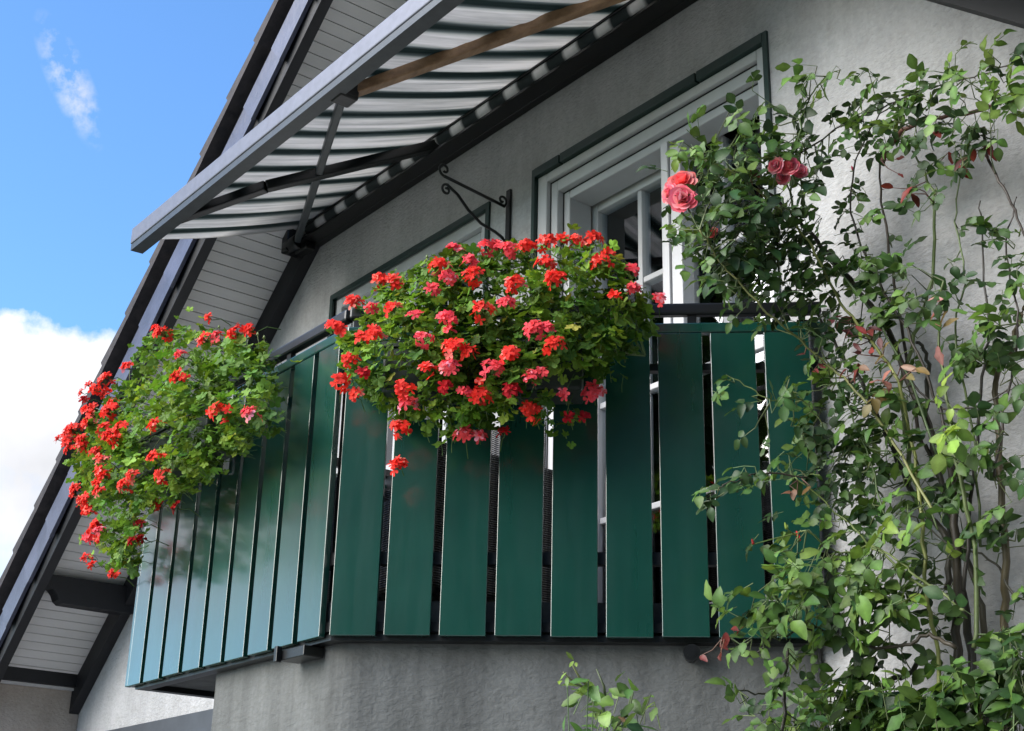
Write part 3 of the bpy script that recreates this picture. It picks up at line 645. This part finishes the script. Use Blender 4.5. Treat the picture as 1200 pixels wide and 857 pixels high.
# the boxes they grow in
for (o, d, n, s0, s1, lab) in ((C0, TD, ON, .16, .80, 'dark flower box under the broad geranium, nearly hidden by its leaves'), (LO, LD, LN, .02, .86, 'dark flower box under the trailing geranium, nearly hidden by its leaves')):
    fb_ = empty('flower_box', o + d * ((s0 + s1) / 2) + n * .1 + Z * 1.55); tag(fb_, lab, 'flower box', 'flower boxes on the balcony railing')
    b = MB(); b.obox(o + d * s0 + n * .02 + Z * 1.56, d * (s1 - s0), n * .15, Z * .15); b.build('trough', M['planter'], fb_, bevel=.01)
    b = MB(); b.obox(o + d * (s0 - .005) + n * .015 + Z * 1.711, d * (s1 - s0 + .01), n * .16, Z * .018); b.build('rim', M['planter'], fb_)
    for s in (s0 + .12, s1 - .15):
        b = MB(); b.obox(o + d * s + n * .006 + Z * 1.52, d * .025, n * .012, Z * .33); b.build('hanger', M['tagw'], fb_)

# ---------------------------------------------------------------- climbing rose
def yd(px):
    return 3.27 if px >= 980 else 3.27 - (980 - px) * .0026
RG = [(.044, .096, .022), (.065, .132, .028), (.026, .058, .017), (.090, .17, .036), (.034, .076, .020)]
LG = [(.105, .195, .042), (.15, .25, .05), (.08, .155, .036)]
YG = [(.17, .27, .045), (.14, .24, .05)]
RB = [(.16, .025, .02), (.10, .02, .016), (.25, .05, .04)]
PK = [(.34, .14, .12), (.30, .17, .11), (.22, .16, .06)]
rose = empty('climbing_rose', (-2.3, 3.2, -1.6)); tag(rose, 'tall climbing rose with pink blooms growing up the wall beside the balcony', 'rose bush')
CANES = [  # (points as seen, thickness at foot, at tip, colour, depth shift)
    ([(1120, 857), (1122, 740), (1121, 659), (1116, 552), (1091, 503), (1062, 440), (1035, 378), (996, 329), (956, 280), (927, 251), (900, 225), (868, 205)], .014, .004, 'd', .0),
    ([(1150, 857), (1135, 740), (1111, 635), (1082, 600), (1052, 540), (1030, 490), (1005, 440), (975, 400), (948, 350)], .013, .004, 'd', .05),
    ([(1178, 857), (1179, 732), (1179, 659), (1169, 513), (1169, 440), (1187, 407), (1200, 360), (1215, 320)], .012, .006, 'b', .03),
    ([(1105, 857), (1098, 760), (1085, 690), (1080, 600), (1068, 520), (1052, 447), (1020, 400), (986, 354), (962, 312), (942, 275), (898, 231), (860, 205), (830, 190)], .010, .003, 'l', -.10),
    ([(1095, 600), (1048, 520), (1010, 465), (976, 432), (940, 400), (902, 368), (863, 329), (840, 300), (820, 270)], .007, .0025, 'l', -.14),
    ([(1070, 560), (1060, 500), (1056, 447), (1078, 380), (1094, 314), (1095, 236), (1082, 200), (1069, 177)], .008, .003, 'g', .02),
    ([(1080, 520), (1062, 420), (1045, 314), (1035, 236), (1030, 180)], .006, .003, 'd', .05),
    ([(1035, 190), (1040, 172), (1062, 150), (1084, 140), (1118, 136), (1152, 128), (1185, 112), (1215, 95)], .009, .004, 'r', -.04),
    ([(1153, 150), (1157, 182), (1172, 212), (1192, 256), (1210, 300)], .005, .003, 'd', -.03),
    ([(1130, 690), (1140, 560), (1150, 460), (1160, 380), (1152, 300), (1150, 236)], .006, .002, 'd', -.02),
    ([(1145, 760), (1142, 640), (1120, 540), (1112, 470), (1100, 400), (1104, 330)], .007, .003, 'g', -.08),
    ([(1085, 690), (1040, 655), (1000, 620), (968, 590), (930, 560)], .006, .002, 'l', -.16),
    ([(1130, 715), (1095, 690), (1060, 665), (1022, 640), (985, 650), (950, 625), (935, 622)], .006, .002, 'l', -.2),
    ([(1120, 760), (1090, 745), (1060, 755), (1020, 760), (985, 750), (950, 735), (915, 745), (880, 720)], .006, .002, 'd', -.16),
    ([(925, 760), (920, 800), (918, 857)], .004, .005, 'd', -.2), ([(918, 815), (890, 812), (862, 808)], .003, .002, 'd', -.2),
    ([(928, 251), (930, 200), (938, 150), (948, 118), (965, 92), (985, 82)], .004, .0015, 'g', -.1),
    ([(965, 500), (940, 470), (905, 470), (880, 455), (850, 440)], .003, .0015, 'l', -.12), ([(945, 560), (900, 555), (868, 562), (840, 572)], .003, .0015, 'd', -.14),
    ([(1110, 690), (1112, 620), (1098, 540), (1085, 470), (1088, 420), (1075, 400)], .010, .005, 'd', .09),
    ([(1160, 857), (1158, 770), (1148, 700), (1128, 640), (1100, 560), (1085, 520)], .011, .006, 'd', .08),
    ([(1190, 700), (1165, 660), (1120, 640), (1080, 615)], .004, .002, 'd', .0), ([(1065, 440), (1090, 470), (1125, 480), (1160, 470), (1190, 452)], .0035, .002, 'd', -.03),
    ([(1080, 770), (1065, 790), (1040, 800), (1010, 830), (990, 870)], .007, .008, 'd', -.05), ([(1000, 690), (1010, 730), (1005, 780), (1020, 830)], .005, .004, 'd', -.06),
    ([(905, 745), (880, 770), (850, 745)], .003, .0018, 'd', -.22),
    ([(1120, 560), (1100, 480), (1070, 400), (1030, 330), (1000, 260), (1000, 200), (1020, 150), (1050, 118)], .005, .002, 'd', -.05), ([(1100, 540), (1060, 430), (1010, 350), (960, 300), (910, 290)], .004, .002, 'g', -.08),
    ([(1150, 640), (1140, 500), (1120, 400), (1130, 320), (1120, 250), (1130, 190)], .004, .002, 'g', -.02), ([(1165, 560), (1180, 460), (1195, 380), (1180, 300), (1190, 230)], .004, .002, 'd', -.03), ([(1040, 620), (1020, 540), (990, 470), (970, 420)], .003, .002, 'g', -.12), ([(1100, 620), (1070, 560), (1040, 530), (1000, 520)], .003, .002, 'g', -.1), ([(940, 180), (980, 150), (1030, 128), (1080, 105), (1130, 92), (1175, 80), (1210, 60)], .003, .002, 'd', -.05)]
CC = {'d': (.035, .028, .018), 'b': (.10, .07, .035), 'l': (.15, .18, .05), 'g': (.085, .12, .035), 'r': (.07, .03, .022)}
nodes = []
for pts, r0, r1, cn, dy in CANES:
    P3 = [at(x, y, yd(x) + dy + .02 * math.sin(i * 2.1)) for i, (x, y) in enumerate(pts)]
    if cn == 'l': r0 *= .62
    # smooth the path (Catmull-Rom)
    path = []
    for i in range(len(P3) - 1):
        a, b, c, d = P3[max(i - 1, 0)], P3[i], P3[i + 1], P3[min(i + 2, len(P3) - 1)]
        for j in range(5):
            t = j / 5; path.append(.5 * ((2 * b) + (c - a) * t + (2 * a - 5 * b + 4 * c - d) * t * t + (3 * b - a - 3 * c + d) * t ** 3))
    path.append(P3[-1])
    if pts[0][1] >= 857: path = [V((path[0].x + .05, min(3.3, path[0].y + .1), -1.62)), path[0] * .5 + V((path[0].x + .05, path[0].y + .05, -1.62)) * .5] + path
    k = len(path); path = [p + rv(.003) for p in path]; cn_ = MB(); cn_.cur = vary(CC[cn], .1)
    cn_.tube(path, [r0 + (r1 - r0) * i / (k - 1) for i in range(k)], 7)
    for i in range(3, k - 2):                         # thorns
        if rnd() < .35:
            q = path[i]; dd = rv(1).normalized(); cn_.tube([q, q + dd * (r0 * .8 + .007)], [.0022, .0003], 4)
    cn_.build('cane', M['stem'], rose); nodes += path
lf = MB(); tw = MB(); young = MB()
def nearest(p):
    b = None; bd = 9
    for q in nodes:
        d = (q - p).length
        if d < bd and q.z > p.z - .35: bd, b = d, q
    return b, bd
def compound(mb, p, ax, nr, ln, pal, n5=True, wd=.70):
    a, n, b = basis(ax, nr); L_ = ln * 1.5; c0 = random.choice(pal)
    tw.cur = vary((.12, .17, .06)); tip = p + a * L_ - n * .12 * L_; tw.tube([p, p + a * L_ * .5, tip], .0012, 3, False)
    ovate(mb, tip, a - n * .3 + rv(.12), n + rv(.15), ln * ru(.9, 1.15), ln * wd, vary(c0), ru(-.1, .5), ru(-.15, .6))
    for k, t in enumerate((.78, .42) if n5 else (.7,)):
        for s in (-1, 1):
            if rnd() < .06: continue
            q = p + a * L_ * t; ovate(mb, q, a * .55 + b * s + rv(.15) - n * .1, n + rv(.22), ln * ru(.75, 1.0) * (1 - .12 * k), ln * wd * ru(.8, 1), vary(c0), ru(-.1, .55), ru(-.2, .65))
BLOBS = [ # px, py, rx, ry, leaves, leaflet length, palette, depth shift
    (812, 175, 22, 18, 9, .045, LG, -.06), (850, 185, 38, 26, 22, .05, RG + LG, -.04), (905, 165, 32, 30, 16, .05, RG + LG, -.02), (940, 185, 22, 40, 12, .05, RG + LG, 0),
    (865, 245, 40, 34, 32, .048, RG, -.03), (830, 270, 28, 30, 20, .045, RG + LG, -.06), (905, 270, 45, 45, 52, .048, RG, 0), (870, 310, 36, 32, 34, .045, RG, -.03), (925, 330, 38, 36, 32, .045, RG, 0), (965, 270, 25, 50, 16, .048, RG, 0), (880, 350, 25, 20, 9, .05, RG, -.05),
    (955, 85, 22, 14, 6, .05, LG, -.08), (975, 165, 40, 18, 12, .05, RG, 0), (1030, 135, 50, 18, 18, .048, RG + LG, -.04), (1090, 110, 50, 18, 22, .045, RG + LG, -.04), (1150, 95, 45, 24, 22, .048, RG + LG, -.04), (1180, 130, 30, 22, 14, .05, RG + LG, -.05), (1060, 160, 50, 15, 12, .045, RG, 0), (1130, 160, 30, 14, 8, .045, RG, 0),
    (1085, 225, 22, 22, 6, .045, RG, 0), (1010, 235, 20, 20, 5, .04, RG, 0), (1125, 180, 14, 30, 6, .048, RG, -.02), (990, 330, 20, 40, 10, .045, RG, 0), (1025, 300, 25, 25, 9, .042, RG, .02), (1065, 330, 35, 30, 12, .045, RG, 0), (1050, 370, 28, 30, 15, .048, RG + LG, -.05), (1155, 280, 30, 18, 8, .042, RG, 0), (1190, 300, 20, 20, 7, .045, RG, 0), (1180, 350, 20, 25, 6, .045, RG, 0),
    (1150, 375, 24, 22, 8, .055, RG + LG, -.04), (1170, 430, 34, 22, 14, .055, RG, 0), (1140, 415, 20, 18, 5, .05, RG, 0), (1085, 360, 18, 25, 7, .05, RG, 0), (1000, 390, 30, 25, 12, .04, RG, -.02), (955, 395, 22, 25, 7, .045, RG, -.08), (1020, 440, 35, 25, 14, .045, RG, -.02),
    (960, 460, 30, 30, 15, .045, RG + LG, -.08), (905, 480, 18, 30, 7, .045, RG, -.1), (990, 490, 38, 30, 26, .045, RG, -.02), (950, 530, 32, 40, 36, .045, RG, -.03), (1000, 540, 38, 36, 34, .045, RG, 0), (1050, 510, 30, 30, 18, .048, RG + LG, -.04), (1045, 460, 22, 18, 7, .05, PK + LG, -.06), (850, 570, 22, 12, 7, .042, LG + RG, -.1), (895, 560, 20, 20, 5, .045, RG, -.1), (855, 445, 18, 10, 4, .04, RG, -.1), (900, 620, 12, 18, 4, .042, RG, -.1),
    (1095, 490, 16, 10, 5, .068, YG, -.14), (1135, 500, 30, 20, 12, .055, LG + RG, -.06), (1090, 560, 36, 40, 15, .048, RG, .02), (1145, 560, 36, 34, 12, .05, RG, 0), (1185, 520, 22, 40, 9, .05, RG, 0), (1185, 610, 22, 36, 7, .05, RG, 0), (1045, 590, 38, 30, 26, .05, RG + LG, -.04), (985, 610, 30, 26, 17, .05, LG + RG, -.08),
    (955, 670, 36, 26, 26, .055, LG, -.16), (1000, 680, 38, 30, 28, .058, LG, -.18), (1030, 640, 28, 24, 14, .055, LG, -.14), (925, 715, 36, 22, 17, .055, LG + RG, -.18), (985, 725, 34, 24, 16, .058, RG + LG, -.14), (875, 735, 24, 14, 8, .052, LG, -.2), (1050, 700, 26, 22, 10, .055, LG + YG, -.14), (890, 700, 20, 12, 4, .05, LG, -.2), (1010, 770, 36, 22, 12, .055, RG, -.06), (1085, 650, 36, 36, 11, .05, RG, .04), (1135, 650, 30, 40, 10, .05, RG, .02), (1085, 730, 30, 30, 12, .05, RG, .02), (1165, 720, 30, 24, 6, .06, LG + RG, -.06), (1185, 680, 20, 30, 4, .05, RG, 0),
    (950, 765, 26, 14, 6, .05, LG, -.18), (905, 835, 28, 14, 9, .045, LG + RG, -.2), (935, 800, 12, 16, 4, .05, LG + RG, -.2)]
for px, py, rx, ry, cnt, ln, pal, dy in BLOBS:
    for i in range(int(cnt * (1.2 if py < 420 else .92))):
        x, y = random.gauss(px, rx * .75), random.gauss(py, ry * .75); yy = min(3.40, yd(x) + dy + random.gauss(-.03, .05))
        if x < 975: yy = min(yy, yd(x) + .05)
        p = at(x, y, yy); ax = V((ru(-1, 1), ru(-.9, .1), ru(-.9, .5))); nr = V((random.gauss(.1, .4), -.75 + random.gauss(0, .35), .75 + random.gauss(0, .4)))
        compound(lf, p, ax, nr, ln * (.98 if py < 600 else .92) * ru(.62, 1.15), pal, rnd() < .6)
        q, d = nearest(p)
        if q is not None and d < .32 and rnd() < .7:
            tw.cur = vary((.09, .12, .04)); m_ = (p + q) / 2 - Z * .01 + rv(.012); tw.tube([q, m_, p], [.0024, .0018, .0013], 4, False)
lf.build('foliage', M['roseleaf'], rose)
for px, py, cnt, ln, pal, dy in ((990, 395, 4, .04, RB, -.14), (975, 370, 4, .034, RB, -.14), (1022, 400, 4, .042, RB, -.14), (1000, 430, 5, .045, RB + PK, -.16), (960, 425, 3, .03, RB, -.16), (1035, 415, 3, .045, PK, -.14), (1060, 432, 3, .055, PK, -.16), (1100, 395, 3, .055, PK, -.1), (1068, 218, 3, .05, RB, -.06), (1048, 195, 2, .035, RB, -.06), (1140, 175, 3, .045, RB, -.06), (1125, 198, 3, .045, RB, -.06), (1092, 160, 2, .04, RB, -.04), (935, 570, 3, .045, PK, -.18), (850, 745, 4, .035, RB, -.24), (840, 760, 3, .03, RB, -.24), (1095, 350, 2, .05, PK, -.1), (885, 205, 2, .04, RB, -.08)):
    for i in range(cnt):
        p = at(random.gauss(px, 9), random.gauss(py, 8), yd(px) + dy + random.gauss(0, .02)); c0 = vary(random.choice(pal))
        ovate(young, p, V((ru(-1, 1), ru(-.6, .2), ru(-.9, .4))), V((ru(-.5, .5), -.7, .7)) + rv(.3), ln * ru(.8, 1.2), ln * ru(.35, .6), c0, ru(.1, .5), ru(0, .4))
        q, d = nearest(p)
        if q is not None and d < .3: tw.cur = vary((.14, .06, .04)); tw.tube([q, (p + q) / 2 + rv(.01), p], [.002, .0016, .0012], 4, False)
young.build('young_leaves', M['roseleaf'], rose)
def bloom(c, face, R, colr, layers=5):
    mb = MB(); mb.smooth = True; f, t, b = basis(face, V((.2, .3, .9)))
    for k in range(layers):
        rr = R * (.16 + .84 * (k + 1) / layers); n_ = 3 + k + (1 if k > 2 else 0)
        for i in range(n_):
            an = 6.283 * (i + .5 * (k % 2)) / n_ + k * 1.1 + random.gauss(0, .15); open_ = .15 + .95 * k / (layers - 1) + random.gauss(0, .06)
            dr = t * math.cos(an) + b * math.sin(an); tn = f.cross(dr); base = c - f * R * .45 + dr * R * .05
            mb.cur = vary(colr[0] if rnd() < .6 else colr[1], .10); vs_ = []; half = 1.15 * rr * math.sin(math.pi / max(3, n_)) * 1.25 + .12 * R
            for u in range(5):
                uu = u / 4; hgt = R * (.95 - .42 * k / layers) * uu; out = rr * (math.sin(open_ * uu * 1.45)) * .9 + rr * .12 * uu
                for v_ in range(5):
                    vv = v_ / 2 - 1; wd_ = half * (.35 + .75 * uu - .25 * uu ** 4); roll = .10 * R * uu ** 3 * (.6 + .4 * k / layers)
                    q = base + f * (hgt * (1 - .3 * open_) - roll * 1.2 - .06 * R * vv * vv * uu) + dr * (out * (1 - .28 * vv * vv) + roll) + tn * (wd_ * vv * .8)
                    vs_.append(q + rv(.0006))
            mb.add(vs_, [(u * 5 + v_, u * 5 + v_ + 1, (u + 1) * 5 + v_ + 1, (u + 1) * 5 + v_) for u in range(4) for v_ in range(4)])
    return mb
CORAL = [(.86, .17, .17), (.90, .30, .27)]; ROSY = [(.80, .17, .23), (.90, .38, .40)]
for px, py, dy, R, cs, fc in ((798, 211, -.10, .045, CORAL, V((.45, -.75, .35))), (800, 231, -.13, .042, ROSY, V((.6, -.8, -.05))), (783, 226, -.08, .030, ROSY, V((.0, -.9, -.1))), (908, 193, -.14, .027, ROSY, V((.1, -.9, -.1))), (925, 194, -.15, .029, ROSY, V((.4, -.8, .1))), (938, 200, -.14, .023, ROSY, V((.6, -.6, .1))), (917, 208, -.12, .022, ROSY, V((.3, -.7, -.4))), (834, 272, -.12, .018, CORAL, V((.3, -.8, .2)))):
    c = at(px, py, yd(px) + dy); bloom(c, fc, R, cs, 5 if R > .028 else 4).build('rose_bloom', M['petal'], rose)
    q, d = nearest(c); tw.cur = (.09, .13, .04); e = c - fc.normalized() * R * .5; tw.tube([e, (e + q) / 2 - Z * .03 - V((0, -.02, 0)), q], [.003, .0028, .003], 5, False)
    for i in range(5):
        an = i * 1.257; f, t, b = basis(fc, Z); ovate(tw, e + f * R * .1, (t * math.cos(an) + b * math.sin(an)) * .8 + f * .3, -f, R * .7, R * .22, (.06, .12, .035), .1, .3)
def bud(px, py, colr, ln=.03, dy=-.2):
    p = at(px, py, yd(px) + dy); mb = MB(); mb.cur = colr; ax = V((-.25, -.1, 1)); a = ax.normalized()
    mb.tube([p, p + a * ln * .3, p + a * ln * .65, p + a * ln], [.004, ln * .22, ln * .17, .0012], 8); mb.build('rose_bud', M['petal'], rose)
    for i in range(4): ovate(tw, p - a * .002, a + rv(.25), rv(1), ln * .75, ln * .25, (.16, .26, .06), .2, -.1)
    q, d = nearest(p); tw.cur = (.14, .2, .05); tw.tube([p, (p + q) / 2 + rv(.01), q], .0018, 4, False)
bud(937, 634, (.8, .05, .05)); bud(922, 620, (.25, .34, .06), .02); bud(883, 638, (.3, .02, .02), .016); bud(1000, 200, (.6, .03, .1), .018, -.05)
tw.build('twigs', M['stem'], rose)

# ---------------------------------------------------------------- leafy shrub at the foot of the rose, and a young shoot
def shrub(name, label, cat, foot, blobs, stems, dd):
    root = empty(name, foot); tag(root, label, cat); lf = MB(); st = MB()
    for a in stems:
        e = at(a[0], a[1], yd(a[0]) + dd)
        if len(a) == 4: b_ = at(a[2], a[3], yd(a[2]) + dd); st.cur = vary((.10, .13, .05)); st.tube([b_, (b_ + e) / 2 + rv(.006), e], [.004, .003, .0018], 6); continue
        st.cur = vary((.06, .06, .03)); m_ = V((e.x * .5 + foot.x * .5, e.y * .5 + foot.y * .5, (e.z + foot.z) * .5)) + rv(.03); st.tube([foot, m_, e], [.011, .007, .002], 6)
    for px, py, rx, ry, cnt, ln, wd, pal in blobs:
        for i in range(cnt):
            p = at(random.gauss(px, rx * .7), random.gauss(py, ry * .7), yd(px) + dd + random.gauss(0, .06)); c0 = vary(random.choice(pal))
            ovate(lf, p, V((ru(-1, 1), ru(-1, .1), ru(-.7, .6))), V((random.gauss(0, .4), -.6, .9)) + rv(.35), ln * ru(.7, 1.2), ln * wd * ru(.8, 1.2), c0, ru(.05, .4), ru(0, .35))
            if rnd() < .4: st.cur = vary((.1, .14, .05)); st.tube([p, p - Z * ru(.03, .1) + rv(.02)], .0016, 3, False)
    lf.build('foliage', M['roseleaf'], root); st.build('stems', M['stem'], root); return root
SHRUB = [(1000, 835, 34, 26, 95, .06, .5, RG + LG), (955, 830, 30, 22, 50, .055, .45, LG + RG), (1050, 845, 36, 20, 80, .07, .55, RG + LG), (1100, 838, 34, 22, 75, .07, .55, RG), (1150, 825, 36, 30, 90, .065, .55, RG), (1188, 800, 22, 40, 80, .06, .55, RG), (1185, 760, 22, 18, 28, .055, .55, RG), (1040, 805, 22, 14, 22, .05, .45, YG + LG), (1120, 800, 30, 18, 26, .055, .5, RG + LG), (980, 800, 22, 14, 16, .05, .5, LG), (920, 850, 20, 10, 14, .05, .4, LG),
         (1000, 880, 60, 30, 70, .07, .55, RG), (1120, 885, 70, 30, 90, .07, .55, RG)]
shrub('garden_shrub', 'dense green leafy shrub at the foot of the climbing rose', 'shrub', V((-2.35, 3.0, -1.6)), SHRUB, [(1000, 820), (960, 820), (1050, 830), (1100, 820), (1150, 800), (1188, 770), (930, 840)], -.12)
SH2 = [(690, 806, 12, 10, 9, .055, .55, LG), (700, 818, 14, 12, 8, .055, .6, LG), (742, 812, 14, 9, 7, .05, .5, LG), (750, 822, 14, 8, 6, .05, .45, YG + LG), (708, 832, 8, 8, 5, .045, .6, YG), (728, 845, 20, 10, 14, .04, .5, PK + YG + LG), (735, 856, 24, 10, 16, .05, .5, LG + RG), (662, 790, 4, 5, 3, .028, .35, YG), (672, 778, 3, 4, 3, .026, .4, YG), (700, 870, 40, 15, 24, .05, .5, LG + RG)]
shrub('young_rose_shoot', 'lone young shoot with light green leaves in front of the bare bay wall', 'plant', V((-2.6, 1.9, -1.6)), SH2, [(712, 848), (669, 776, 692, 806), (660, 788, 690, 808), (692, 806, 712, 848), (699, 784, 710, 826), (742, 812, 724, 850), (724, 850, 714, 880)], -.35)
